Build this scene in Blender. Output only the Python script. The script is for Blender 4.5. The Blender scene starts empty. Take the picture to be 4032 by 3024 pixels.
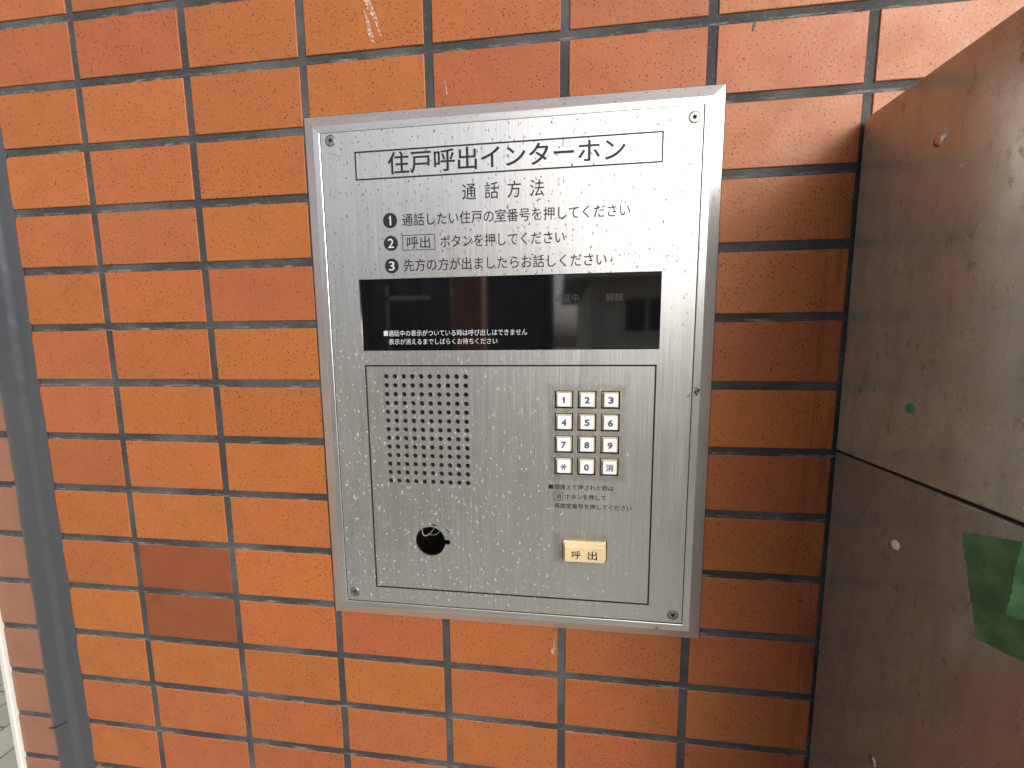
import bpy, bmesh, math, random
from mathutils import Vector, Matrix
random.seed(7)
S = bpy.context.scene
COL = S.collection

# ------------------------------------------------------------------ units
# wall coordinates in millimetres: x to the right, y DOWN, d out of the wall (tile face = 0)
ZTOP = 1.6
def V(x, y, d=0.0):
    return Vector((x / 1000.0, -d / 1000.0, ZTOP - y / 1000.0))

# ------------------------------------------------------------------ camera
cam = bpy.data.cameras.new('camera')
cam.sensor_width = 36.0
cam.lens = 13.6186
cam.clip_start = 0.01
cam.clip_end = 200
co = bpy.data.objects.new('camera', cam)
COL.objects.link(co)
Rr = [(0.9932450163635781, 0.008886768726149406, 0.1156951287242615),
      (0.004281061679014941, 0.9935776151392898, -0.11307163749155598),
      (-0.11595693157295935, 0.11280313841258723, 0.9868279698024649)]
def w3(v): return Vector((v[0], v[2], -v[1]))
right, up, back = w3(Rr[0]), -w3(Rr[1]), -w3(Rr[2])
M = Matrix((right, up, back)).transposed().to_4x4()
M.translation = Vector((0.39565919, -0.30294035, ZTOP - 0.2641044))
co.matrix_world = M
S.camera = co

# ------------------------------------------------------------------ light
SUN = Vector((0.62, -0.64, 0.45)).normalized()
world = bpy.data.worlds.new('World')
S.world = world
world.use_nodes = True
wn = world.node_tree.nodes
sky = wn.new('ShaderNodeTexSky')
sky.sky_type = 'NISHITA'
sky.sun_disc = False
sky.sun_elevation = math.asin(SUN.z)
sky.sun_rotation = math.atan2(SUN.x, SUN.y)
sky.air_density = 0.7
sky.dust_density = 6.0
sky.ozone_density = 1.5
wn['Background'].inputs[1].default_value = 0.15
hs = wn.new('ShaderNodeHueSaturation')
hs.inputs['Saturation'].default_value = 0.45          # thin overcast: a paler sky
world.node_tree.links.new(sky.outputs[0], hs.inputs['Color'])
world.node_tree.links.new(hs.outputs[0], wn['Background'].inputs[0])
sl = bpy.data.lights.new('sun', 'SUN')
sl.energy = 0.38
sl.angle = math.radians(64)
sl.color = (1.0, 0.985, 0.965)
so = bpy.data.objects.new('sun', sl)
COL.objects.link(so)
so.rotation_euler = SUN.to_track_quat('Z', 'Y').to_euler()
S.view_settings.view_transform = 'Standard'
S.view_settings.look = 'None'
S.view_settings.gamma = 1.0
S.view_settings.use_curve_mapping = False
S.view_settings.exposure = 0.68
S.cycles.use_denoising = True
S.cycles.max_bounces = 8

# ------------------------------------------------------------------ node helper
def mat(name):
    m = bpy.data.materials.new(name)
    m.use_nodes = True
    t = m.node_tree
    return m, t.nodes, t.links, t.nodes['Principled BSDF']

def val(n, l, op, a, b=None, clamp=False):
    x = n.new('ShaderNodeMath'); x.operation = op; x.use_clamp = clamp
    for i, v in enumerate((a, b)):
        if v is None: continue
        if isinstance(v, (int, float)): x.inputs[i].default_value = v
        else: l.new(v, x.inputs[i])
    return x.outputs[0]

def ramp(n, l, src, lo, hi, a=0.0, b=1.0, smooth=True):
    x = n.new('ShaderNodeMapRange')
    x.interpolation_type = 'SMOOTHSTEP' if smooth else 'LINEAR'
    l.new(src, x.inputs['Value'])
    x.inputs['From Min'].default_value = lo
    x.inputs['From Max'].default_value = hi
    x.inputs['To Min'].default_value = a
    x.inputs['To Max'].default_value = b
    return x.outputs['Result']

def mix(n, l, fac, a, b, blend='MIX'):
    x = n.new('ShaderNodeMix'); x.data_type = 'RGBA'; x.blend_type = blend
    for idx, v in ((0, fac), (6, a), (7, b)):
        if isinstance(v, (int, float)): x.inputs[idx].default_value = v
        elif isinstance(v, tuple): x.inputs[idx].default_value = v if len(v) == 4 else (*v, 1.0)
        else: l.new(v, x.inputs[idx])
    return x.outputs[2]

def coords(n, l, scale=(1, 1, 1), kind='Object', loc=(0, 0, 0)):
    tc = n.new('ShaderNodeTexCoord')
    mp = n.new('ShaderNodeMapping')
    mp.inputs['Scale'].default_value = scale
    mp.inputs['Location'].default_value = loc
    l.new(tc.outputs[kind], mp.inputs['Vector'])
    return mp.outputs[0]

def noise(n, l, vec, scale, detail=4.0, rough=0.55, dist=0.0):
    x = n.new('ShaderNodeTexNoise')
    x.inputs['Scale'].default_value = scale
    x.inputs['Detail'].default_value = detail
    x.inputs['Roughness'].default_value = rough
    x.inputs['Distortion'].default_value = dist
    l.new(vec, x.inputs['Vector'])
    return x

def spots(n, l, vec, scale, keep, r0, r1, jitter=1.0):
    """round spots: a share `keep` of the cells carries one of radius r0..r1 (in cell units)"""
    v = n.new('ShaderNodeTexVoronoi')
    v.inputs['Scale'].default_value = scale
    v.inputs['Randomness'].default_value = jitter
    l.new(vec, v.inputs['Vector'])
    sp = n.new('ShaderNodeSeparateColor')
    l.new(v.outputs['Color'], sp.inputs[0])
    on = val(n, l, 'LESS_THAN', sp.outputs[0], keep)
    rad = ramp(n, l, sp.outputs[1], 0, 1, r0, r1, False)
    d = val(n, l, 'SUBTRACT', rad, v.outputs['Distance'])
    s = ramp(n, l, d, 0.0, 0.08)
    return val(n, l, 'MULTIPLY', s, on)

def bump(n, l, h, strength, dist, bsdf, base=None):
    b = n.new('ShaderNodeBump')
    b.inputs['Strength'].default_value = strength
    b.inputs['Distance'].default_value = dist
    l.new(h, b.inputs['Height'])
    if base is not None: l.new(base, b.inputs['Normal'])
    l.new(b.outputs[0], bsdf.inputs['Normal'])
    return b.outputs[0]

def plain(name, col, rough=0.5, metal=0.0, vary=0.12, scale=60.0, bmp=0.0):
    m, n, l, b = mat(name)
    c = coords(n, l)
    nz = noise(n, l, c, scale, 5)
    f = ramp(n, l, nz.outputs[0], 0.3, 0.7, 1 - vary, 1 + vary, False)
    x = n.new('ShaderNodeVectorMath'); x.operation = 'SCALE'
    x.inputs[0].default_value = col
    l.new(f, x.inputs[3])
    l.new(x.outputs[0], b.inputs['Base Color'])
    b.inputs['Roughness'].default_value = rough
    b.inputs['Metallic'].default_value = metal
    if bmp: bump(n, l, nz.outputs[0], 0.4, bmp, b)
    return m

# ------------------------------------------------------------------ materials
def tile_material():
    m, n, l, b = mat('glazed orange tile')
    at = n.new('ShaderNodeAttribute'); at.attribute_name = 'tone'
    c = coords(n, l)
    big = noise(n, l, c, 30, 4)
    fine = noise(n, l, c, 1300, 3, 0.7)
    col = mix(n, l, ramp(n, l, big.outputs[0], 0.35, 0.7, 0, 0.6), at.outputs['Color'], (0.86, 0.84, 0.95), 'MULTIPLY')
    col = mix(n, l, ramp(n, l, fine.outputs[0], 0.42, 0.70, 0, 0.75), col, (0.70, 0.60, 0.55), 'MULTIPLY')
    # iron speckle: many tiny, fewer large
    sp1 = spots(n, l, c, 560, 0.66, 0.10, 0.36)
    sp2 = spots(n, l, coords(n, l, loc=(3.1, 1.7, 0.4)), 200, 0.28, 0.07, 0.17)
    sp = val(n, l, 'MAXIMUM', val(n, l, 'MULTIPLY', sp1, 0.74), val(n, l, 'MULTIPLY', sp2, 0.92))
    sp = val(n, l, 'MULTIPLY', sp, at.outputs['Alpha'])
    col = mix(n, l, sp, col, (0.050, 0.014, 0.006))
    # sooty vertical rub marks on the tiles right beside the cabinet
    tc = n.new('ShaderNodeTexCoord'); sx = n.new('ShaderNodeSeparateXYZ'); l.new(tc.outputs['Object'], sx.inputs[0])
    rub = noise(n, l, coords(n, l, (1, 1, 0.05)), 190, 4, 0.6)
    near = val(n, l, 'MULTIPLY', ramp(n, l, sx.outputs[0], 0.565, 0.588), ramp(n, l, sx.outputs[2], ZTOP - 0.14, ZTOP - 0.19))
    col = mix(n, l, val(n, l, 'MULTIPLY', near, ramp(n, l, rub.outputs[0], 0.45, 0.62, 0, 0.45)), col, (0.10, 0.040, 0.016))
    l.new(col, b.inputs['Base Color'])
    b.inputs['Specular IOR Level'].default_value = 0.27
    r = ramp(n, l, big.outputs[0], 0.3, 0.7, 0.36, 0.50)
    l.new(r, b.inputs['Roughness'])
    peel = noise(n, l, c, 420, 3)
    bump(n, l, peel.outputs[0], 0.35, 0.0006, b)
    return m

def tile_dust_material():
    m, n, l, b = mat('tile edge with lime residue')
    at = n.new('ShaderNodeAttribute'); at.attribute_name = 'tone'
    c = coords(n, l, (1, 1, 1))
    nz = noise(n, l, c, 60, 6, 0.7)
    col = mix(n, l, ramp(n, l, nz.outputs[0], 0.50, 0.66, 0.0, 0.6), at.outputs['Color'], (0.40, 0.37, 0.33))
    l.new(col, b.inputs['Base Color'])
    b.inputs['Roughness'].default_value = 0.75
    return m

def grout_material():
    m, n, l, b = mat('dark cement grout')
    c = coords(n, l)
    a = noise(n, l, c, 14, 5, 0.6)
    f = noise(n, l, coords(n, l, (1, 1, 2.5)), 170, 6, 0.75)
    col = mix(n, l, ramp(n, l, a.outputs[0], 0.40, 0.68), (0.032, 0.034, 0.037), (0.080, 0.085, 0.088))
    col = mix(n, l, ramp(n, l, f.outputs[0], 0.54, 0.74, 0, 0.4), col, (0.22, 0.217, 0.205))
    # lime residue lying along the lower side of each level joint
    tc = n.new('ShaderNodeTexCoord'); sx = n.new('ShaderNodeSeparateXYZ'); l.new(tc.outputs['Object'], sx.inputs[0])
    fr = val(n, l, 'FRACT', val(n, l, 'DIVIDE', val(n, l, 'SUBTRACT', ZTOP, sx.outputs[2]), 0.049908))
    low = val(n, l, 'MULTIPLY', ramp(n, l, fr, 0.012, 0.034), val(n, l, 'LESS_THAN', fr, 0.062))
    rs = noise(n, l, coords(n, l, (0.35, 1, 1.6)), 120, 6, 0.72)
    col = mix(n, l, val(n, l, 'MULTIPLY', low, ramp(n, l, rs.outputs[0], 0.48, 0.68, 0.0, 0.6)), col, (0.33, 0.32, 0.30))
    l.new(col, b.inputs['Base Color'])
    b.inputs['Roughness'].default_value = 0.9
    g = noise(n, l, c, 700, 4, 0.7)
    bump(n, l, g.outputs[0], 0.8, 0.0007, b)
    return m

def metal_plate_material(name, base, rough, horizontal=False, speck=1.0, grime=False):
    m, n, l, b = mat(name)
    st = (1, 1, 0.012) if not horizontal else (0.012, 1, 1)
    brush = noise(n, l, coords(n, l, st), 1500, 3, 0.6)
    cloud = noise(n, l, coords(n, l), 12, 4)
    col = mix(n, l, ramp(n, l, brush.outputs[0], 0.3, 0.7, 0, 1, False),
              tuple(v * 0.92 for v in base), tuple(min(1, v * 1.06) for v in base))
    col = mix(n, l, ramp(n, l, cloud.outputs[0], 0.45, 0.75, 0, 0.22), col, (0.46, 0.43, 0.38))
    b.inputs['Metallic'].default_value = 0.88
    l.new(ramp(n, l, brush.outputs[0], 0.25, 0.75, rough - 0.05, rough + 0.07, False), b.inputs['Roughness'])
    bump(n, l, brush.outputs[0], 0.22, 0.0003, b)
    if grime:
        # grimy metal between and around the keys and beside the call button
        tc = n.new('ShaderNodeTexCoord'); sx = n.new('ShaderNodeSeparateXYZ')
        l.new(tc.outputs['Object'], sx.inputs[0])
        gn = noise(n, l, coords(n, l), 150, 5, 0.65)
        def box(cx, cz, hx, hz, soft):
            dx = val(n, l, 'SUBTRACT', val(n, l, 'ABSOLUTE', val(n, l, 'SUBTRACT', sx.outputs[0], cx)), hx)
            dz = val(n, l, 'SUBTRACT', val(n, l, 'ABSOLUTE', val(n, l, 'SUBTRACT', sx.outputs[2], cz)), hz)
            return ramp(n, l, val(n, l, 'MAXIMUM', dx, dz), 0.0, soft, 1.0, 0.0)
        g1 = box(0.4185, ZTOP - 0.3362, 0.026, 0.0345, 0.007)
        g2 = box(0.4145, ZTOP - 0.4300, 0.0185, 0.009, 0.0055)
        g = val(n, l, 'MAXIMUM', g1, g2)
        g = val(n, l, 'MULTIPLY', g, ramp(n, l, gn.outputs[0], 0.30, 0.62, 0.35, 1.0))
        col = mix(n, l, val(n, l, 'MULTIPLY', g, 0.42), col, (0.34, 0.30, 0.24))
    l.new(col, b.inputs['Base Color'])
    # dried, slightly elongated drips: matt spots on the bright metal
    wob = noise(n, l, coords(n, l), 420, 2)
    tc = n.new('ShaderNodeTexCoord'); add = n.new('ShaderNodeVectorMath'); add.operation = 'MULTIPLY_ADD'
    l.new(wob.outputs['Color'], add.inputs[0]); add.inputs[1].default_value = (0.0044, 0.0044, 0.0044)
    l.new(tc.outputs['Object'], add.inputs[2])
    mp = n.new('ShaderNodeMapping'); mp.inputs['Scale'].default_value = (1, 1, 0.32) if not horizontal else (0.7, 1, 0.7)
    l.new(add.outputs[0], mp.inputs['Vector'])
    s1 = spots(n, l, mp.outputs[0], 370, 0.95, 0.08, 0.32)
    d = n.new('ShaderNodeBsdfDiffuse'); d.inputs['Color'].default_value = (0.42, 0.42, 0.415, 1)
    d.inputs['Roughness'].default_value = 0.3
    # spot colour carries the reflection contrast: darker in the upper part, paler lower down
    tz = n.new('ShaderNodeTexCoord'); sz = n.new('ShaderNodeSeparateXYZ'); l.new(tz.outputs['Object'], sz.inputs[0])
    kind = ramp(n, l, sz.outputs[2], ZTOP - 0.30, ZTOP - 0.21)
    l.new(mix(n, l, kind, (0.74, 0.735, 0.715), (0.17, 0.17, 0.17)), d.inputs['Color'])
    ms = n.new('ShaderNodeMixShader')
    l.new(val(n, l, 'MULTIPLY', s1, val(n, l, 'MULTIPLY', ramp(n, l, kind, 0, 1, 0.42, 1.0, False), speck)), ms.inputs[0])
    l.new(b.outputs[0], ms.inputs[1]); l.new(d.outputs[0], ms.inputs[2])
    l.new(ms.outputs[0], n['Material Output'].inputs['Surface'])
    return m

def steel_side_material(name, seed, tint):
    m, n, l, b = mat(name)
    c = coords(n, l, (1, 1, 0.22), loc=(seed, 0, 0))
    streak = noise(n, l, c, 120, 6, 0.7)
    blot = noise(n, l, coords(n, l, (1, 1, 0.6), loc=(seed, 2, 1)), 22, 5, 0.6)
    grain = noise(n, l, coords(n, l, loc=(seed, 0, 3)), 420, 4, 0.7)
    col = mix(n, l, ramp(n, l, streak.outputs[0], 0.42, 0.66, 0, 0.4), tint, tuple(v * 0.62 for v in tint))
    col = mix(n, l, ramp(n, l, blot.outputs[0], 0.52, 0.75, 0, 0.5), col, (0.30, 0.24, 0.17))
    rust = noise(n, l, coords(n, l, (1, 1, 0.5), loc=(seed, 7, 1)), 170, 5, 0.75)
    col = mix(n, l, ramp(n, l, rust.outputs[0], 0.56, 0.70, 0, 0.6), col, (0.15, 0.085, 0.045))
    l.new(col, b.inputs['Base Color'])
    b.inputs['Metallic'].default_value = 0.58
    r = val(n, l, 'ADD', ramp(n, l, blot.outputs[0], 0.3, 0.75, 0.18, 0.33), ramp(n, l, grain.outputs[0], 0.3, 0.7, -0.01, 0.03))
    l.new(r, b.inputs['Roughness'])
    bump(n, l, streak.outputs[0], 0.05, 0.0004, b)
    return m

M_TILE = tile_material()
M_DUST = tile_dust_material()
M_GROUT = grout_material()
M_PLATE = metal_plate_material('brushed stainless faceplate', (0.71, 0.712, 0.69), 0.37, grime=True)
M_RAIL_V = metal_plate_material('extruded aluminium upright', (0.76, 0.76, 0.75), 0.32, speck=0.45)
M_RAIL_H = metal_plate_material('extruded aluminium crosspiece', (0.72, 0.71, 0.685), 0.32, True, speck=0.6)
M_INK = plain('black screen print', (0.008, 0.0075, 0.010), 0.65, vary=0.2)
M_WHITEINK = plain('white screen print', (0.52, 0.55, 0.60), 0.5, vary=0.06)
M_FAINT = plain('unlit legend', (0.028, 0.028, 0.030), 0.6, vary=0.1)
M_GLASS = plain('black acrylic window', (0.004, 0.004, 0.005), 0.05, vary=0.2)
M_GLASS.node_tree.nodes['Principled BSDF'].inputs['IOR'].default_value = 2.15
M_CREAM = plain('aged cream plastic', (0.58, 0.46, 0.27), 0.42, vary=0.07, scale=90, bmp=0.0001)
M_CALL = plain('aged yellow cream plastic', (0.74, 0.585, 0.34), 0.40, vary=0.05, scale=60, bmp=0.0001)
M_CAP = plain('white key plastic', (0.86, 0.87, 0.89), 0.35, vary=0.04, scale=200)
M_KEYINK = plain('slate grey key legend', (0.07, 0.085, 0.115), 0.5, vary=0.1)
M_SCREW = plain('dull screw steel', (0.36, 0.355, 0.33), 0.42, 0.9, vary=0.25, scale=500, bmp=0.0002)
M_BLACK = plain('black cavity', (0.012, 0.012, 0.012), 0.8, vary=0.2)
M_BOX = plain('dark grey back box', (0.035, 0.034, 0.032), 0.6, vary=0.2)
M_WIRE = plain('beige cable sheath', (0.26, 0.235, 0.19), 0.5, vary=0.1)
M_SEAL = plain('dark grey sealant', (0.058, 0.062, 0.070), 0.30, vary=0.07, scale=120, bmp=0.0003)
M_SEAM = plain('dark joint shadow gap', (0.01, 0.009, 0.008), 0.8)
M_STEEL_UP = steel_side_material('weathered stainless side', 0.0, (0.50, 0.45, 0.355))
M_STEEL_LOW = steel_side_material('stained stainless side', 5.0, (0.37, 0.325, 0.26))
M_RIVET = plain('bright rivet steel', (0.55, 0.56, 0.53), 0.22, 1.0, vary=0.2, scale=300)
M_RIVET_G = plain('green painted rivet', (0.03, 0.16, 0.08), 0.4, 0.0, vary=0.2, scale=300)
M_RIVET_W = plain('cream painted rivet', (0.72, 0.69, 0.58), 0.4, 0.0, vary=0.08, scale=300)
M_SMEAR = plain('white plaster smear', (0.60, 0.50, 0.44), 0.8, vary=0.25, scale=300)
M_SCUFF = plain('dark scuff', (0.05, 0.05, 0.055), 0.6, vary=0.5, scale=600)
M_TRIM = plain('white painted trim', (0.62, 0.62, 0.57), 0.4, vary=0.05)

# ------------------------------------------------------------------ object helpers
def link(o, parent=None):
    COL.objects.link(o)
    if parent is not None: o.parent = parent
    return o

def obj(name, bm, m, parent=None, smooth=False):
    me = bpy.data.meshes.new(name)
    bmesh.ops.recalc_face_normals(bm, faces=bm.faces[:])
    bm.to_mesh(me); bm.free()
    for x in (m if isinstance(m, (list, tuple)) else [m]): me.materials.append(x)
    if smooth:
        for f in me.polygons: f.use_smooth = True
    return link(bpy.data.objects.new(name, me), parent)

def thing(name, label, cat, group=None, loc=(0, 0, 0)):
    o = bpy.data.objects.new(name, None)
    o.empty_display_size = 0.02
    o.location = loc
    link(o)
    return tag(o, label, cat, group)

def tag(o, label, cat, group=None):
    o['label'] = label; o['category'] = cat
    if group: o['group'] = group
    return o

def add_box(bm, x0, x1, y0, y1, d0, d1, bev=0.0, seg=2):
    c = (V((x0 + x1) / 2, (y0 + y1) / 2, (d0 + d1) / 2))
    r = bmesh.ops.create_cube(bm, size=1.0)
    vs = r['verts']
    for v in vs:
        v.co = Vector((v.co.x * abs(x1 - x0) / 1000, v.co.y * abs(d1 - d0) / 1000, v.co.z * abs(y1 - y0) / 1000)) + c
    if bev:
        es = list({e for v in vs for e in v.link_edges})
        bmesh.ops.bevel(bm, geom=es, offset=bev / 1000, segments=seg, affect='EDGES', profile=0.5)
    return bm

def rings(bm, loops, cap_first=False, cap_last=True):
    rs = [[bm.verts.new(p) for p in lp] for lp in loops]
    for a, b in zip(rs, rs[1:]):
        k = len(a)
        for i in range(k):
            bm.faces.new((a[i], a[(i + 1) % k], b[(i + 1) % k], b[i]))
    if cap_last: bm.faces.new(rs[-1])
    if cap_first: bm.faces.new(list(reversed(rs[0])))
    return rs

def rect(x0, x1, y0, y1, d): return [V(x0, y0, d), V(x1, y0, d), V(x1, y1, d), V(x0, y1, d)]
def rrect(x0, x1, y0, y1, r, d, k=4):
    out = []
    for cx, cy, a0 in ((x1 - r, y0 + r, -90), (x1 - r, y1 - r, 0), (x0 + r, y1 - r, 90), (x0 + r, y0 + r, 180)):
        for i in range(k + 1):
            a = math.radians(a0 + 90 * i / k)
            out.append(V(cx + r * math.cos(a), cy + r * math.sin(a), d))
    return out
def circ(cx, cy, r, d, k=32, a0=0.0):
    return [V(cx + r * math.cos(a0 + 2 * math.pi * i / k), cy + r * math.sin(a0 + 2 * math.pi * i / k), d) for i in range(k)]

def outline(bm, x0, x1, y0, y1, w, d):
    o = [bm.verts.new(p) for p in rect(x0, x1, y0, y1, d)]
    i = [bm.verts.new(p) for p in rect(x0 + w, x1 - w, y0 + w, y1 - w, d)]
    for k in range(4):
        bm.faces.new((o[k], o[(k + 1) % 4], i[(k + 1) % 4], i[k]))
    return bm

def flat_mesh(name, paths, thick, m, parent, dfront):
    """a flat sheet with real holes: paths are closed loops (x mm, y mm), the first the outline"""
    cu = bpy.data.curves.new(name, 'CURVE')
    cu.dimensions = '2D'; cu.fill_mode = 'BOTH'; cu.extrude = thick / 2000
    for pth in paths:
        sp = cu.splines.new('POLY')
        sp.points.add(len(pth) - 1)
        for q, (x, y) in zip(sp.points, pth): q.co = (x / 1000, -y / 1000, 0, 1)
        sp.use_cyclic_u = True
    tmp = bpy.data.objects.new('temporary', cu); COL.objects.link(tmp)
    bpy.context.view_layer.update()
    me = bpy.data.meshes.new_from_object(tmp.evaluated_get(bpy.context.evaluated_depsgraph_get()))
    bpy.data.objects.remove(tmp); bpy.data.curves.remove(cu)
    for v in me.vertices:
        x, y, z = v.co
        v.co = Vector((x, -(dfront - thick / 2) / 1000 - z, ZTOP + y))
    me.name = name
    me.materials.clear(); me.materials.append(m)
    return link(bpy.data.objects.new(name, me), parent)

def numeral_one(name, cx, cy, h, w, d, m, parent):
    bm = bmesh.new()
    t, b_ = cy - h / 2, cy + h / 2
    pts = [(cx + w * .55, t), (cx + w * .55, b_), (cx - w * .45, b_), (cx - w * .45, t + h * .27), (cx - w * 1.25, t + h * .36), (cx - w * 1.25, t + h * .22), (cx - w * .35, t + h * .1), (cx - w * .15, t)]
    bm.faces.new([bm.verts.new(V(x, y, d)) for x, y in pts])
    bmesh.ops.triangulate(bm, faces=bm.faces[:])
    return obj(name, bm, m, parent)

def text_mesh(body, weight):
    cu = bpy.data.curves.new('lettering', 'FONT')
    cu.body = body; cu.resolution_u = 4; cu.offset = weight
    tmp = bpy.data.objects.new('temporary', cu); COL.objects.link(tmp)
    bpy.context.view_layer.update()
    me = bpy.data.meshes.new_from_object(tmp.evaluated_get(bpy.context.evaluated_depsgraph_get()))
    bpy.data.objects.remove(tmp); bpy.data.curves.remove(cu)
    return me

def lettering(name, body, x0, x1, y0, y1, d, m, parent, weight=0.0, bold=0.0):
    """printed words fitted to a rectangle measured in millimetres"""
    me = text_mesh(body, weight)
    xs = [v.co.x for v in me.vertices]; ys = [v.co.y for v in me.vertices]
    ax, bx, ay, by = min(xs), max(xs), min(ys), max(ys)
    for v in me.vertices:
        x = x0 + (v.co.x - ax) / (bx - ax) * (x1 - x0)
        y = y1 - (v.co.y - ay) / (by - ay) * (y1 - y0)
        v.co = V(x, y, d)
    if bold:                                    # a second, slightly shifted strike thickens the strokes
        bm = bmesh.new(); bm.from_mesh(me)
        for dx, dy, k in ((bold, 0, .006), (0, bold * .6, .012)):
            g = bmesh.ops.duplicate(bm, geom=[f for f in bm.faces if f.index < len(me.polygons)] if k == .006 else first)
            if k == .006: first = [f for f in bm.faces][:len(me.polygons)]
            for e in g['geom']:
                if isinstance(e, bmesh.types.BMVert): e.co += Vector((dx / 1000, -k / 1000, dy / 1000))
        bm.to_mesh(me); bm.free()
    me.name = name
    me.materials.clear(); me.materials.append(m)
    return link(bpy.data.objects.new(name, me), parent)

# ------------------------------------------------------------------ ground
def paving_material():
    m, n, l, b = mat('grey block paving')
    tc = n.new('ShaderNodeTexCoord')
    mp = n.new('ShaderNodeMapping'); mp.inputs['Rotation'].default_value = (0, 0, math.radians(88))
    l.new(tc.outputs['Object'], mp.inputs['Vector'])
    br = n.new('ShaderNodeTexBrick')
    br.inputs['Scale'].default_value = 1.0
    br.inputs['Brick Width'].default_value = 0.25
    br.inputs['Row Height'].default_value = 0.125
    br.inputs['Mortar Size'].default_value = 0.004
    br.inputs['Color1'].default_value = (0.42, 0.40, 0.30, 1)
    br.inputs['Color2'].default_value = (0.34, 0.32, 0.25, 1)
    br.inputs['Mortar'].default_value = (0.13, 0.12, 0.10, 1)
    l.new(mp.outputs[0], br.inputs['Vector'])
    nz = noise(n, l, coords(n, l), 40, 6, 0.7)
    col = mix(n, l, ramp(n, l, nz.outputs[0], 0.35, 0.75, 0, 0.5), br.outputs['Color'], (0.27, 0.255, 0.20))
    l.new(col, b.inputs['Base Color'])
    b.inputs['Roughness'].default_value = 0.9
    bump(n, l, nz.outputs[0], 0.4, 0.004, b)
    return m
bm = bmesh.new()
bmesh.ops.create_grid(bm, x_segments=4, y_segments=4, size=60.0)
g = obj('ground', bm, paving_material())
g['kind'] = 'structure'

# ------------------------------------------------------------------ tiled wall
PX, PY, J = 100.0, 49.908, 6.4
XL, SEAL0, SEAL1 = -166.8, -122.8, -80.5
wall = thing('tiled_wall', 'orange speckled tile wall with dark grout joints behind the steel intercom panel', 'wall')

TONES = {'O': (0.405, 0.134, 0.037), 'N': (0.388, 0.125, 0.039), 'R': (0.368, 0.115, 0.041), 'D': (0.245, 0.070, 0.030)}
MAP = {(0, 0): 'R', (1, 0): 'N', (2, 0): 'O', (3, 0): 'N', (4, 0): 'R', (0, 1): 'N', (1, 1): 'N', (2, 1): 'O', (3, 1): 'R', (4, 1): 'N',
       (0, 2): 'N', (1, 2): 'N', (0, 3): 'R', (1, 3): 'O', (0, 4): 'N', (1, 4): 'R', (0, 5): 'N', (1, 5): 'O', (0, 6): 'O', (1, 6): 'N',
       (-1, 6): 'R', (0, 7): 'N', (1, 7): 'O', (-1, 8): 'N', (0, 8): 'O', (1, 8): 'N', (-1, 9): 'N', (0, 9): 'D', (1, 9): 'O', (0, 10): 'D',
       (1, 10): 'N', (-1, 11): 'N', (0, 11): 'O', (1, 11): 'O', (-1, 12): 'R', (0, 12): 'R', (1, 12): 'N', (0, 13): 'R', (1, 13): 'R',
       (2, 10): 'R', (3, 10): 'N', (4, 10): 'R', (2, 11): 'O', (3, 11): 'R', (4, 11): 'N', (2, 12): 'R', (3, 12): 'N', (4, 12): 'R',
       (5, 9): 'R', (5, 10): 'R', (5, 11): 'N', (5, 12): 'R', (5, 8): 'N', (5, 1): 'N', (5, 2): 'N', (5, 3): 'N', (5, 4): 'N', (5, 5): 'R',
       (5, 6): 'O', (5, 7): 'R'}
bm = bmesh.new()
tone_of = []
def hit_panel(x0, x1, y0, y1):
    """leave the back-box opening behind the faceplate free"""
    return x0 > 205 and x1 < 503 and y0 > 98 and y1 < 497
def add_tile(x0, x1, y0, y1, tone, pale=0.0, speck=1.0):
    j = lambda a: random.uniform(-a, a)
    x0 += j(.25); x1 += j(.25); y0 += j(.25); y1 += j(.25)
    lift = [j(.16) for _ in range(4)]
    def corner(x, y, i, d): return V(x, y, d + lift[i])
    def loop(ins, d): return [corner(x0 + ins, y0 + ins, 0, d), corner(x1 - ins, y0 + ins, 1, d), corner(x1 - ins, y1 - ins, 2, d), corner(x0 + ins, y1 - ins, 3, d)]
    nf = len(bm.faces)
    rings(bm, [loop(0, -4.0), loop(0, -.9), loop(.15, -.22), loop(.5, 0.0)])
    bm.faces.ensure_lookup_table()
    t = TONES[tone]
    k = random.uniform(.93, 1.07); h = random.uniform(-.05, .05)
    c = (t[0] * k, t[1] * k * (1 + h), t[2] * k)
    c = tuple(a * (1 - pale) + b_ * pale for a, b_ in zip(c, (.27, .145, .100)))
    for q, f in enumerate(bm.faces[nf:]):
        tone_of.append((*c, speck))
        f.material_index = 1 if q in (0, 4) else 0       # the upper edge collects lime and dust
cols = list(range(-1, 13))
rows = list(range(-11, 32))
for r in rows:
    for c in cols:
        x0, x1 = c * PX + J / 2, (c + 1) * PX - J / 2
        y0, y1 = r * PY + J / 2, (r + 1) * PY - J / 2
        if c == -1: x0 = SEAL1 - 1.0
        if hit_panel(x0, x1, y0, y1): continue
        # tiles cut by the opening are trimmed to the strip that stays on the wall
        if y1 > 110 and y0 < 485 and x1 > 212 and x0 < 497:
            if x0 < 212: x1 = 212
            elif x1 > 497: x0 = 497
            elif y0 < 110: y1 = 108
            else: y0 = 487
        tone = MAP.get((c, r)) or random.choice('NNNOORR')
        add_tile(x0, x1, y0, y1, tone, speck=0.4 if tone == 'D' else 1.0)
    add_tile(XL, SEAL0 + 1.0, r * PY + J / 2, (r + 1) * PY - J / 2, 'N', pale=0.78, speck=0.35)
lay = bm.loops.layers.float_color.new('tone')
bm.faces.ensure_lookup_table()
for f, c in zip(bm.faces, tone_of):
    for lp in f.loops: lp[lay] = c
obj('tile_facing', bm, [M_TILE, M_DUST], wall)

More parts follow.
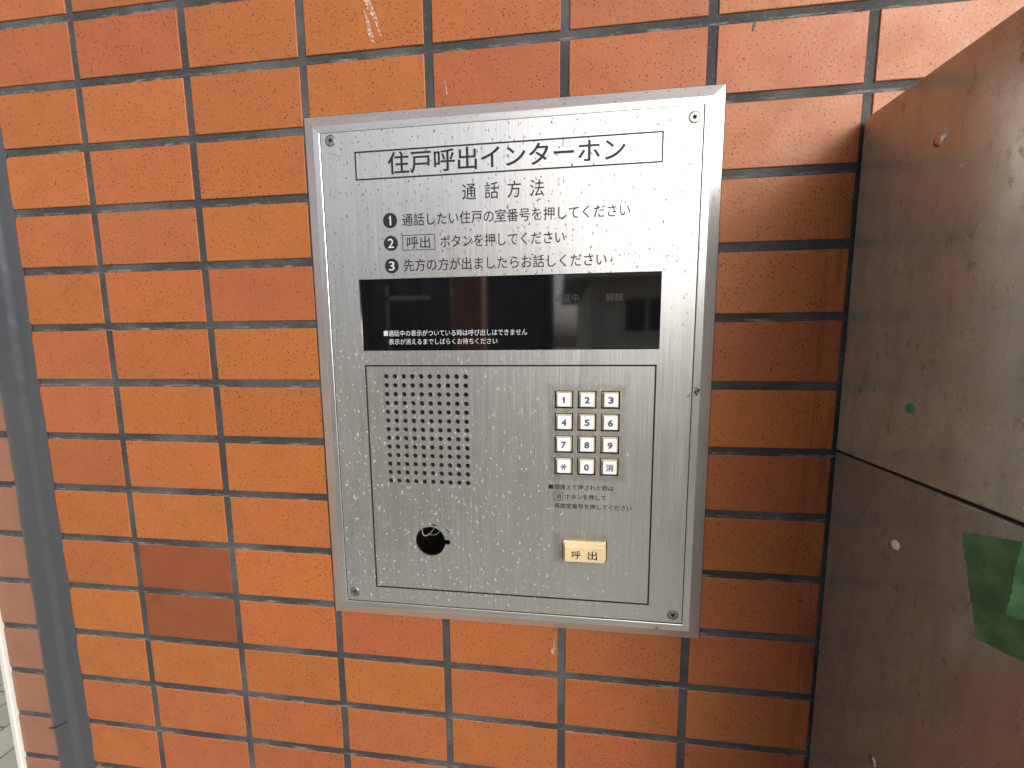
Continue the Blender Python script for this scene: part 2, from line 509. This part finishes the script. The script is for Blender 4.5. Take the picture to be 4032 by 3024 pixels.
bm = bmesh.new()
OX0, OX1, OY0, OY1 = 213.0, 496.0, 109.0, 486.0
WX0, WX1, WY0, WY1 = XL + .6, 1300.0, -550.0, 1600.0
add_box(bm, WX0, OX0, WY0, WY1, -140, -.75)
add_box(bm, OX1, WX1, WY0, WY1, -140, -.75)
add_box(bm, OX0, OX1, WY0, OY0, -140, -.75)
add_box(bm, OX0, OX1, OY1, WY1, -140, -.75)
obj('grout_bed', bm, M_GROUT, wall)

# expansion joint: a wide bead of sealant, slightly domed, with ragged edges
bm = bmesh.new()
rng = random.Random(3)
NR, NC = 420, 30
def wander(k, ph): return 0.7 * math.sin(k * .21 + ph) + 0.5 * math.sin(k * .57 + 2 * ph) + rng.uniform(-.35, .35)
grid = []
for k in range(NR + 1):
    y = WY0 + (WY1 - WY0) * k / NR
    ph = (y / PY) % 1.0
    spread = 2.4 * math.exp(-((min(ph, 1 - ph)) / .05) ** 2)
    a = SEAL0 - .3 + wander(k, 1.0) * .6
    b_ = SEAL1 + .3 + wander(k, 2.3) * .7 + spread
    row = []
    for i in range(NC + 1):
        t = i / NC
        prof = (1 - (2 * t - 1) ** 4) ** .8
        st = max(0.0, min(1.0, (t - .60) / .13))
        d = 0.15 + prof * (5.2 - 4.0 * st) + .25 * math.sin(y * .013 + t * 3) * prof
        row.append(bm.verts.new(V(a + (b_ - a) * t, y, d)))
    grid.append(row)
for k in range(NR):
    for i in range(NC):
        bm.faces.new((grid[k][i], grid[k][i + 1], grid[k + 1][i + 1], grid[k + 1][i]))
seal = obj('sealant_joint', bm, M_SEAL, wall, smooth=True)
bm = bmesh.new()
for (x0, y0, x1, y1, w) in ((-121.0, 655.5, -112, 654, 1.8), (-112, 654, -98, 645.5, 1.2)):
    rings(bm, [[V(x0, y0 - w / 2, 5.6), V(x1, y1 - w / 2, 5.65), V(x1, y1 + w / 2, 5.65), V(x0, y0 + w / 2, 5.6)]])
obj('crack', bm, M_SEAM, seal)

def blob(bm, pts, d):
    f = bm.faces.new([bm.verts.new(V(x, y, d)) for x, y in pts]); return f
def streak(bm, path, d, rngs):
    """ragged tapering smear along a path of (x, y, half width)"""
    L, Rt = [], []
    for x, y, w in path:
        L.append((x - w * rngs.uniform(.6, 1.2), y + rngs.uniform(-.6, .6))); Rt.append((x + w * rngs.uniform(.6, 1.2), y + rngs.uniform(-.6, .6)))
    for i in range(len(path) - 1):
        rings(bm, [[V(*L[i], d), V(*Rt[i], d), V(*Rt[i + 1], d), V(*L[i + 1], d)]])
def smear_material():
    m, n, l, b = mat('thin white smear')
    nz = noise(n, l, coords(n, l), 420, 6, 0.75)
    b.inputs['Base Color'].default_value = (0.66, 0.55, 0.49, 1)
    b.inputs['Roughness'].default_value = 0.8
    l.new(ramp(n, l, nz.outputs[0], 0.40, 0.62, 0.0, 0.75), b.inputs['Alpha'])
    return m
M_THIN = smear_material()
bm = bmesh.new(); rg = random.Random(5)
streak(bm, [(253.5, 4, 2.0), (254.5, 12, 2.4), (257, 20, 2.2), (260.5, 27, 1.5), (262, 33, 1.0), (264, 39, .4)], .35, rg)
obj('smear', bm, M_THIN, wall); bm = bmesh.new()
streak(bm, [(252.5, 20, .8), (254.5, 30, 1.4), (256.5, 38, 2.2), (257.5, 41.5, 1.2)], .36, rg)
obj('smear', bm, M_THIN, wall)
bm = bmesh.new()
streak(bm, [(395.0, 511, .3), (394.6, 516, .6), (394.0, 521, 1.2), (393.2, 526, 1.6), (392.8, 530, 1.1)], .35, rg)
obj('drip', bm, M_THIN, wall); bm = bmesh.new()
streak(bm, [(312.0, 70, .3), (312.6, 77, .5), (313.3, 82, .4)], .35, rg)
obj('drip', bm, M_THIN, wall)
bm = bmesh.new()
blob(bm, [(526, 53.6), (526.9, 53.2), (527.0, 56), (525.8, 59), (525.0, 58.4), (525.5, 55.6)], .35)
obj('chip', bm, M_SCUFF, wall); bm = bmesh.new()
blob(bm, [(581, 466.5), (583, 465.8), (585.6, 466.6), (583.6, 468.0), (581.2, 467.6)], .35)
obj('chip', bm, M_SCUFF, wall)
for x, y, a in ((35, 45.2, 60), (66, 82, 62), (176.5, 68.5, 70), (-9, 222, -12), (72, 258, 78)):
    bm = bmesh.new(); a = math.radians(a); dx, dy = 2.4 * math.cos(a), 2.4 * math.sin(a)
    blob(bm, [(x - dx, y - dy), (x + .35, y), (x + dx, y + dy), (x - .35, y)], .35)
    obj('scratch', bm, M_SCUFF, wall)

# white trim at the far edge of the wall
bm = bmesh.new()
add_box(bm, -173.6, -167.2, WY0, WY1, -30, 3.0, 1.2, 3)
add_box(bm, -175.6, -173.6, WY0, WY1, -30, -3.0)
tag(obj('corner_trim', bm, M_TRIM), 'narrow white vertical trim strip at the far left end of the tiled wall', 'trim')

# ------------------------------------------------------------------ intercom
ic = thing('intercom_panel', 'weathered stainless steel apartment intercom panel with keypad, mounted on the orange tile wall', 'intercom', loc=(0, 0, 0))
FX0, FX1, FY0, FY1 = 199.34, 509.55, 91.38, 504.0
PD = 6.2                                                    # faceplate front above the tile face
prof = [(0, .0), (0, 1.3), (.3, 1.62), (9.3, 6.5), (9.75, 6.75), (10.3, 6.82), (14.5, 6.55), (14.8, 6.3), (14.8, -3.0)]
def rail(side, m):
    bm = bmesh.new()
    a, b_ = [], []
    cut = .05
    for u, d in prof:
        x0, x1, y0, y1 = FX0 + u, FX1 - u, FY0 + u, FY1 - u
        if side == 't': p, q = (x0 + cut, y0), (x1 - cut, y0)
        if side == 'b': p, q = (x0 + cut, y1), (x1 - cut, y1)
        if side == 'l': p, q = (x0, y0 + cut), (x0, y1 - cut)
        if side == 'r': p, q = (x1, y0 + cut), (x1, y1 - cut)
        a.append(bm.verts.new(V(*p, d))); b_.append(bm.verts.new(V(*q, d)))
    for i in range(len(prof) - 1): bm.faces.new((a[i], a[i + 1], b_[i + 1], b_[i]))
    bm.faces.new(a); bm.faces.new(b_)
    return obj('frame_rail', bm, m, ic)
rail('t', M_RAIL_H); rail('b', M_RAIL_H); rail('l', M_RAIL_V); rr = rail('r', M_RAIL_V)
rr['label'] = 'right frame rail with a dark chipped dent'

bm = bmesh.new(); outline(bm, FX0 - .7, FX1 + .7, FY0 - .7, FY1 + .7, 2.2, .42); obj('frame_shade_strip', bm, M_SEAM, ic)  # dark strip that paints contact shade round the frame edge
# faceplate, with real openings
def c2(cx, cy, r, k=20): return [(cx + r * math.cos(2 * math.pi * i / k), cy + r * math.sin(2 * math.pi * i / k)) for i in range(k)]
def r2(x0, x1, y0, y1): return [(x0, y0), (x1, y0), (x1, y1), (x0, y1)]
paths = [r2(214.9, 494.1, 106.25, 488.1), r2(239.7, 470.3, 215.7, 271.8)]
for i in range(10):
    for k in range(13):
        paths.append(c2(258.8 + i * 7.253, 292.4 + k * 7.228, 1.95, 18))
hole = [(291.0 + 12.75 * math.cos(a), 430.7 + 12.75 * math.sin(a)) for a in [math.radians(9.3 + (360 - 18.6) * i / 40) for i in range(41)]]
hole += [(307.75, 428.65), (307.75, 432.75)]
paths.append(hole)
KX = [393.75 + 17.52 * i for i in range(3)]; KY = [302.98 + 17.52 * i for i in range(4)]
KW, KH = 14.15, 13.8
for x in KX:
    for y in KY: paths.append(r2(x, x + KW, y, y + KH))
paths.append(r2(400.4, 435.3, 423.06, 439.5))
SC = [(222.76, 111.83), (488.28, 113.6), (221.24, 480.7), (487.25, 481.6)]
for x, y in SC: paths.append(c2(x, y, 4.25, 32))
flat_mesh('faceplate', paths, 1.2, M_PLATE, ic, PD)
# back box behind the plate
bm = bmesh.new()
bx = rect(OX0 + .4, OX1 - .4, OY0 + .4, OY1 - .4, 4.6)
vs0 = [bm.verts.new(p) for p in bx]; vs1 = [bm.verts.new(p) for p in rect(OX0 + .4, OX1 - .4, OY0 + .4, OY1 - .4, -60)]
for k in range(4): bm.faces.new((vs0[k], vs0[(k + 1) % 4], vs1[(k + 1) % 4], vs1[k]))
bm.faces.new(vs1)
obj('back_box', bm, M_BOX, ic)
# baffle behind the speaker holes, tray behind keys, screw seats
bm = bmesh.new(); add_box(bm, 250, 333, 285, 387, -1.0, 3.6); obj('speaker_baffle', bm, M_BLACK, ic)
bm = bmesh.new(); add_box(bm, 388, 449, 298, 376, -1.0, 2.6); obj('key_tray', bm, M_BLACK, ic)
bm = bmesh.new(); add_box(bm, 397, 439, 420, 443, -1.0, 2.6); obj('button_tray', bm, M_BLACK, ic)
# loose cables seen through the round hole
def tube(bm, pts, r, k=8):
    n = len(pts); prev = None
    for i, q in enumerate(pts):
        t = (pts[min(i + 1, n - 1)] - pts[max(i - 1, 0)]).normalized()
        u = t.cross(Vector((0, 1, 0.2))).normalized(); w = t.cross(u)
        ring = [bm.verts.new(q + r * (math.cos(2 * math.pi * j / k) * u + math.sin(2 * math.pi * j / k) * w)) for j in range(k)]
        if prev:
            for j in range(k): bm.faces.new((prev[j], prev[(j + 1) % k], ring[(j + 1) % k], ring[j]))
        prev = ring
def spline(ps, n=24):
    out = []
    for s in range(len(ps) - 1):
        p0, p1, p2, p3 = ps[max(s - 1, 0)], ps[s], ps[s + 1], ps[min(s + 2, len(ps) - 1)]
        for i in range(n // len(ps) + 2):
            t = i / (n // len(ps) + 2)
            out.append(.5 * ((2 * p1) + (p2 - p0) * t + (2 * p0 - 5 * p1 + 4 * p2 - p3) * t * t + (3 * p1 - p0 - 3 * p2 + p3) * t ** 3))
    out.append(ps[-1]); return out
for pts in ([(279, 418, -8), (279.6, 428.5, -6), (282, 432.6, -6), (286.6, 430, -6), (290.6, 425, -6), (297, 414, -9)],
            [(284, 432.5, -10), (288, 432.6, -8), (291.5, 431, -6), (295.2, 427.6, -6), (301, 419, -8)]):
    bm = bmesh.new(); tube(bm, spline([V(*q) for q in pts]), .00062); obj('wire', bm, M_WIRE, ic, True)

# screws: countersunk heads with a six-lobed socket
for i, (x, y) in enumerate(SC):
    r0 = 3.95
    star = []
    rot = random.uniform(0, 1)
    for k in range(48):
        a = 2 * math.pi * k / 48
        star.append((x + (1.45 + .42 * math.cos(6 * (a + rot))) * math.cos(a), y + (1.45 + .42 * math.cos(6 * (a + rot))) * math.sin(a)))
    bm = bmesh.new()
    rings(bm, [circ(x, y, r0 - .2, 4.2, 48), circ(x, y, r0, PD - .35, 48), circ(x, y, r0 - .35, PD + .1, 48), circ(x, y, 3.0, PD + .25, 48), circ(x, y, 2.0, PD + .28, 48), [V(px, py, PD + .26) for px, py in star],
               [V(x + (px - x) * .9, y + (py - y) * .9, PD - 1.2) for px, py in star]])
    sc = obj('screw', bm, M_SCREW, ic)
    bm = bmesh.new(); rings(bm, [circ(x, y, 1.75, PD - 1.0, 24)]); obj('screw_socket', bm, M_BLACK, sc)

# printed rules and lettering on the plate
PI_ = PD + .07
bm = bmesh.new(); outline(bm, 241.6, 468.4, 120.9, 141.8, 1.15, PI_); obj('heading_border', bm, M_INK, ic)
lettering('heading_lettering', '住戸呼出インターホン', 267.8, 442.2, 122.9, 138.8, PI_, M_INK, ic, 0.0, .42)
sub = [('通', 324.7), ('話', 340.6), ('方', 357.0), ('法', 373.5)]
lettering('subheading_lettering', '通\u2002話\u2002方\u2002法', 324.7, 385.4, 148.2, 160.0, PI_, M_INK, ic, 0.0, .16)
steps = [('1', 267.7, 172.2, '通話したい住戸の室番号を押してください', 277.4, 446.8, 167.7, 176.9),
         ('2', 267.63, 189.1, 'ボタンを押してください', 306.7, 400.6, 184.7, 193.9),
         ('3', 267.55, 206.1, '先方の方が出ましたらお話しください', 277.1, 430.9, 201.4, 210.7)]
for dgt, cx, cy, body, x0, x1, y0, y1 in steps:
    bm = bmesh.new(); rings(bm, [circ(cx, cy, 5.65, PI_, 48)]); bd = obj('step_badge', bm, M_INK, ic)
    hw = 2.3
    if dgt == '1': numeral_one('step_numeral', cx + .2, cy, 6.9, 1.25, PI_ + .07, M_WHITEINK, bd)
    else: lettering('step_numeral', dgt, cx - hw, cx + hw, cy - 3.45, cy + 3.45, PI_ + .07, M_WHITEINK, bd, .005)
    lettering('step_lettering', body, x0, x1, y0, y1, PI_, M_INK, ic, 0.0, .14)
bm = bmesh.new(); outline(bm, 276.9, 302.9, 183.4, 194.9, .5, PI_); obj('call_word_border', bm, M_INK, ic)
lettering('call_word_lettering', '呼出', 280.4, 298.9, 184.8, 193.6, PI_, M_INK, ic, 0.0, .12)
bm = bmesh.new(); outline(bm, 241.2, 468.75, 283.1, 474.7, 1.3, PI_); obj('control_border', bm, M_INK, ic)
bm = bmesh.new(); rings(bm, [rect(389.2, 392.9, 377.7, 381.3, PI_)]); obj('bullet_square', bm, M_INK, ic)
lettering('note_lettering', '間違えて押された時は', 393.7, 439.5, 377.5, 381.7, PI_, M_INK, ic, 0.0, .13)
bm = bmesh.new(); outline(bm, 393.25, 400.5, 383.6, 390.7, .35, PI_); obj('clear_word_border', bm, M_INK, ic)
lettering('clear_word_lettering', '消', 394.8, 399.0, 385.3, 389.4, PI_, M_INK, ic, 0.0, .1)
lettering('note_lettering', 'ボタンを押して', 402.05, 433.7, 385.2, 389.5, PI_, M_INK, ic, 0.0, .13)
lettering('note_lettering', '再度室番号を押してください', 393.7, 453.5, 392.9, 397.1, PI_, M_INK, ic, 0.0, .13)

# display window
bm = bmesh.new(); add_box(bm, 236, 474, 212, 275.5, 2.0, 4.9); win = obj('display_window', bm, M_GLASS, ic)
WD = 4.9 + .06
bm = bmesh.new(); rings(bm, [rect(257.9, 261.4, 256.0, 259.9, WD)]); obj('bullet_square', bm, M_WHITEINK, win)
lettering('display_lettering', '通話中の表示がついている時は呼び出しはできません', 261.9, 372.7, 255.6, 260.4, WD, M_WHITEINK, win, .002)
lettering('display_lettering', '表示が消えるまでしばらくお待ちください', 261.9, 349.6, 262.3, 267.0, WD, M_WHITEINK, win, .002)
lettering('status_legend', '通話中', 393.4, 411.3, 230.3, 236.2, WD, M_FAINT, win)
lettering('status_legend', '解錠', 431.0, 443.5, 230.4, 236.2, WD, M_FAINT, win)

# keypad
KEYS = ['1', '2', '3', '4', '5', '6', '7', '8', '9', '*', '0', '消']
for i, sym in enumerate(KEYS):
    x, y = KX[i % 3], KY[i // 3]
    cx, cy = x + KW / 2, y + KH / 2
    bm = bmesh.new()
    hw, hh = 6.2, 6.05
    rings(bm, [rrect(cx - hw, cx + hw, cy - hh, cy + hh, .5, 2.6), rrect(cx - hw, cx + hw, cy - hh, cy + hh, .5, PD - 1.2),
               rrect(cx - hw + .25, cx + hw - .25, cy - hh + .25, cy + hh - .25, .4, PD - .95),
               rrect(cx - 5.2, cx + 5.2, cy - 5.35, cy + 5.35, .4, PD - .95), rrect(cx - 5.2, cx + 5.2, cy - 5.35, cy + 5.35, .4, PD - 1.8)])
    key = obj('key', bm, M_CREAM, ic)
    bm = bmesh.new()
    tx, ty = random.uniform(-.12, .12), random.uniform(-.1, .1)
    def capring(w, h, d): return rrect(cx + tx - w, cx + tx + w, cy + ty - h, cy + ty + h, .45, d)
    rings(bm, [capring(4.98, 5.12, PD - 1.8), capring(4.95, 5.08, PD + 1.6), capring(4.8, 4.93, PD + 1.9), capring(4.5, 4.6, PD + 1.97)])
    obj('key_cap', bm, M_CAP, key)
    kd = PD + 2.03
    if sym == '*':
        bm = bmesh.new()
        for a in (0, 60, 120):
            a = math.radians(a); ux, uy = math.cos(a), math.sin(a); w, L = .42, 2.55
            rings(bm, [[V(cx + tx + s * L * ux - t * w * uy, cy + ty + s * L * uy + t * w * ux, kd + .01 * round(math.degrees(a)) / 60) for s, t in ((-1, -1), (1, -1), (1, 1), (-1, 1))]])
        obj('key_symbol', bm, M_KEYINK, key)
    elif sym == '消':
        lettering('key_symbol', sym, cx - 2.9, cx + 2.9, cy - 2.85, cy + 2.85, kd, M_KEYINK, key, .022)
    elif sym == '1':
        numeral_one('key_symbol', cx + tx + .25, cy + ty, 5.2, 1.05, kd, M_KEYINK, key)
    else:
        hw = 1.95
        lettering('key_symbol', sym, cx + tx - hw, cx + tx + hw, cy + ty - 2.6, cy + ty + 2.6, kd, M_KEYINK, key, .045)

# call button
bm = bmesh.new()
rings(bm, [rrect(400.8, 434.4, 423.5, 439.2, .6, 2.6), rrect(400.8, 434.4, 423.5, 439.2, .6, PD + .8), rrect(401.1, 434.1, 423.9, 438.9, .6, PD + 1.35), rrect(401.8, 433.8, 424.6, 438.4, .6, PD + 1.5)])
cb = obj('call_button', bm, M_CALL, ic)
bm = bmesh.new()
rings(bm, [rect(401.9, 433.1, 425.0, 438.3, PD + 1.4), rect(402.0, 433.0, 425.1, 438.25, PD + 2.0), rect(402.15, 432.75, 426.0, 438.2, PD + 5.75), rect(402.45, 432.45, 426.35, 437.95, PD + 6.0)])
cc = obj('call_button_cap', bm, M_CALL, cb)
lettering('call_button_lettering', '呼', 407.5, 414.6, 428.9, 435.5, PD + 6.06, M_INK, cb, .012)
lettering('call_button_lettering', '出', 419.9, 427.1, 428.5, 435.7, PD + 6.06, M_INK, cb, .012)

# wear on the plate and frame
bm = bmesh.new()
blob(bm, [(292.2, 415.6), (294.2, 415.2), (297.0, 416.1), (296.4, 417.0), (294.0, 417.3)], PI_)
obj('scuff_mark', bm, M_SCUFF, ic); bm = bmesh.new()
blob(bm, [(303.8, 417.9), (305.6, 419.6), (308.2, 421.7), (307.0, 422.0), (304.6, 419.8)], PI_)
obj('scuff_mark', bm, M_SCUFF, ic); bm = bmesh.new()
blob(bm, [(491.0, 307.2), (492.6, 305.6), (493.4, 304.4), (492.9, 306.2), (491.6, 307.6)], PI_)
obj('scuff_mark', bm, M_SCUFF, ic); bm = bmesh.new()
for i in range(6):
    x0, x1 = 220.7 + i * 1.75, 220.7 + (i + 1) * 1.75
    f = lambda x: 120.0 + 3.7 * ((x - 220.7) / 10.5) ** .8
    blob(bm, [(x0, f(x0) - .12), (x1, f(x1) - .12), (x1, f(x1) + .12), (x0, f(x0) + .12)], PI_)
obj('scratch', bm, M_SCUFF, ic)
bm = bmesh.new()
for q in range(14):
    cx, cy = 496.4 + random.uniform(-.2, 3.0) , 299.6 + random.uniform(0, 6.0)
    rr_ = random.uniform(.4, .9)
    blob(bm, [(cx + rr_ * math.cos(a) * random.uniform(.6, 1.2), cy + rr_ * math.sin(a) * random.uniform(.6, 1.3)) for a in [k * math.pi / 4 for k in range(8)]], 7.0 + q * .01)
obj('dent', bm, M_SCUFF, ic)
bm = bmesh.new()
rings(bm, [circ(475.3, 493.2, 1.15, 6.86, 20), circ(475.3, 493.2, .8, 6.9, 20), circ(475.3, 493.2, .5, 6.84, 20)])
obj('dimple', bm, M_SCREW, ic)

# ------------------------------------------------------------------ steel letterbox cabinet at the right
CX = 598.0
cabinet = thing('letterbox_cabinet', 'brownish stainless steel letterbox cabinet standing against the tile wall at the right', 'cabinet')
def plate_side(y0, y1, m):
    bm = bmesh.new(); add_box(bm, CX, CX + 420, y0, y1, 1.6, 136, .8, 3); return obj('side_panel', bm, m, cabinet)
plate_side(120.3, 345.6, M_STEEL_UP)
low = plate_side(347.4, 1150, M_STEEL_LOW)
bm = bmesh.new(); add_box(bm, CX + 3, CX + 415, 125, 1145, .9, 131); obj('inner_carcass', bm, M_SEAM, cabinet)
def x_disc(bm, y, d, r, h, k=24):
    loops = []
    for rr_, hh in ((r, 0.0), (r * .98, h * .35), (r * .8, h * .75), (r * .45, h * .97), (r * .1, h)):
        loops.append([Vector(((CX - .02 - hh) / 1000, -(d + rr_ * math.cos(2 * math.pi * i / k)) / 1000, ZTOP - (y + rr_ * math.sin(2 * math.pi * i / k)) / 1000)) for i in range(k)])
    rings(bm, loops)
for y, r, m, lb in ((159.8, 4.0, M_RIVET, 'shiny steel rivet'), (305.3, 3.4, M_RIVET_G, 'rivet with green paint'), (388.4, 3.4, M_RIVET_W, 'cream painted rivet'), (535.2, 3.6, M_RIVET, None)):
    bm = bmesh.new(); x_disc(bm, y, 57.5, r * .85, .7); o = obj('rivet', bm, m, cabinet, True)
    if lb: o['label'] = lb

# green tape
def tape_material(name, col, rough=.55):
    m, n, l, b = mat(name)
    cl = noise(n, l, coords(n, l), 60, 5, .65)
    wv = noise(n, l, coords(n, l, (1, 1, 1)), 700, 2)
    c = mix(n, l, ramp(n, l, cl.outputs[0], .35, .7), tuple(v * .62 for v in col), tuple(v * 1.25 for v in col))
    l.new(c, b.inputs['Base Color']); b.inputs['Roughness'].default_value = rough
    b.inputs['Alpha'].default_value = 0.86
    bump(n, l, cl.outputs[0], .5, .0012, b)
    return m
def tape(name, quad, thick, m, n=16, lift=None):
    """quad: (d, y) of four corners on the cabinet side; pinked left edge"""
    bm = bmesh.new(); front, backv = [], []
    (a, b_, c, d_) = [Vector(q) for q in quad]
    for i in range(n + 1):
        rf, rb = [], []
        for j in range(n + 1):
            u, v = i / n, j / n
            q = (a * (1 - u) + b_ * u) * (1 - v) + (d_ * (1 - u) + c * u) * v
            h = .25 + (lift(u, v) if lift else .12 * math.sin(9 * u + 5 * v) ** 2)
            q0 = q[0] + (.5 * (j % 2) + random.uniform(-.35, .35) if i == 0 else 0)
            if j == n: q = Vector((q[0], q[1] + random.uniform(-.5, .5)))
            rf.append(bm.verts.new(Vector(((CX - h - thick) / 1000, -q0 / 1000, ZTOP - q[1] / 1000))))
            rb.append(bm.verts.new(Vector(((CX - h) / 1000, -q0 / 1000, ZTOP - q[1] / 1000))))
        front.append(rf); backv.append(rb)
    for i in range(n):
        for j in range(n):
            bm.faces.new((front[i][j], front[i + 1][j], front[i + 1][j + 1], front[i][j + 1]))
            bm.faces.new((backv[i][j], backv[i][j + 1], backv[i + 1][j + 1], backv[i + 1][j]))
    for i in range(n):
        bm.faces.new((front[i][0], backv[i][0], backv[i + 1][0], front[i + 1][0])); bm.faces.new((front[i][n], front[i + 1][n], backv[i + 1][n], backv[i][n]))
        bm.faces.new((front[0][i], front[0][i + 1], backv[0][i + 1], backv[0][i])); bm.faces.new((front[n][i], backv[n][i], backv[n][i + 1], front[n][i + 1]))
    return obj(name, bm, m)
tag(tape('cloth_tape', [(93.4, 362.2), (180, 332.3), (180, 388.7), (105.6, 410.3)], .2, tape_material('green cloth tape', (0.085, 0.20, 0.070))),
    'wide dull green cloth tape patch stuck on the brown steel cabinet side', 'tape')
tag(tape('tape_end', [(119.2, 352), (185, 330), (185, 366), (119.4, 386.8)], .2, tape_material('lit-toned green tape', (0.14, 0.44, 0.16)), lift=lambda u, v: .6 + 3.2 * (1 - u) * (.3 + .7 * v)),  # lighter green paints the light on and through the lifted end
    'bright lit-toned green tape end lifting off the darker green tape patch', 'tape')

# ------------------------------------------------------------------ what the dark window mirrors: the far side of the entrance
M_DARKFRAME = plain('dark bronze door metal', (0.06, 0.058, 0.055), 0.45, vary=0.1)
M_DOORGLASS = plain('dark wired glass', (0.10, 0.105, 0.11), 0.08, vary=0.3, scale=3)
M_BRICK = plain('red brown brick pillar', (0.36, 0.16, 0.11), 0.7, vary=0.2, scale=14)
M_HOUSE = plain('beige render', (0.78, 0.74, 0.62), 0.85, vary=0.08, scale=4)
M_ROOF = plain('grey roof tile', (0.16, 0.16, 0.17), 0.6, vary=0.2, scale=9)
M_PANE = plain('dark house window', (0.03, 0.032, 0.035), 0.1, vary=0.2)
def wbox(bm, x0, x1, y0, y1, z0, z1):
    r = bmesh.ops.create_cube(bm, size=1.0)
    for v in r['verts']:
        v.co = Vector((x0 + (v.co.x + .5) * (x1 - x0), y0 + (v.co.y + .5) * (y1 - y0), z0 + (v.co.z + .5) * (z1 - z0)))
DY = -2.4
door = thing('entrance_door', 'dark framed wired glass entrance screen mirrored in the left of the black window', 'door')
bm = bmesh.new()
for x in (-1.30, -1.02, -.86, -.64, -.42): wbox(bm, x, x + .06, DY - .06, DY, 0, 2.15)
wbox(bm, -1.24, -.42, DY - .055, DY - .005, 2.05, 2.149); wbox(bm, -1.24, -.42, DY - .055, DY - .005, .004, .14)
obj('door_frame', bm, M_DARKFRAME, door)
bm = bmesh.new(); wbox(bm, -1.24, -.42, DY - .045, DY - .035, .14, 2.05); obj('door_glass', bm, M_DOORGLASS, door)
bm = bmesh.new(); wbox(bm, -.80, -.48, DY + .03, DY + .05, 1.62, 1.645); wbox(bm, -.80, -.78, DY, DY + .05, 1.1, 1.72); obj('door_handle', bm, M_RIVET, door)
bm = bmesh.new(); wbox(bm, -.34, -.13, DY - .2, DY, 0, 2.25)
tag(obj('brick_pillar', bm, M_BRICK), 'red brown pillar mirrored in the middle of the black display window', 'pillar')
door2 = thing('side_door', 'plain dark entrance door mirrored just right of the brown pillar', 'door')
bm = bmesh.new(); wbox(bm, -.10, .30, DY - .06, DY - .02, 0, 2.15); obj('door_leaf', bm, M_DARKFRAME, door2)
bm = bmesh.new(); wbox(bm, .30, .37, DY - .08, DY, 0, 2.15); obj('door_post', bm, M_BLACK, door2)
house = thing('house', 'beige house across the street mirrored in the right end of the display window', 'house')
bm = bmesh.new(); wbox(bm, .9, 5.5, -10, -6, 0, 2.25); obj('wall', bm, M_HOUSE, house)
bm = bmesh.new(); wbox(bm, .5, 5.9, -10.4, -5.4, 2.25, 2.5); obj('roof', bm, M_ROOF, house)
bm = bmesh.new(); wbox(bm, 1.45, 2.1, -6.0, -5.97, 1.45, 1.95); hw_ = obj('window', bm, M_PANE, house)
bm = bmesh.new(); wbox(bm, 1.40, 2.15, -6.0, -5.92, 1.38, 1.45); obj('sill', bm, M_TRIM, hw_)
bm = bmesh.new(); wbox(bm, 1.75, 1.79, -5.97, -5.95, 1.45, 1.95); obj('mullion', bm, M_TRIM, hw_)
bm = bmesh.new(); wbox(bm, .98, 1.06, -6.0, -5.92, 0, 2.25); obj('downpipe', bm, M_TRIM, house)
bm = bmesh.new(); wbox(bm, .5, 5.9, -5.4, -5.3, 2.2, 2.32); obj('gutter', bm, M_TRIM, house)
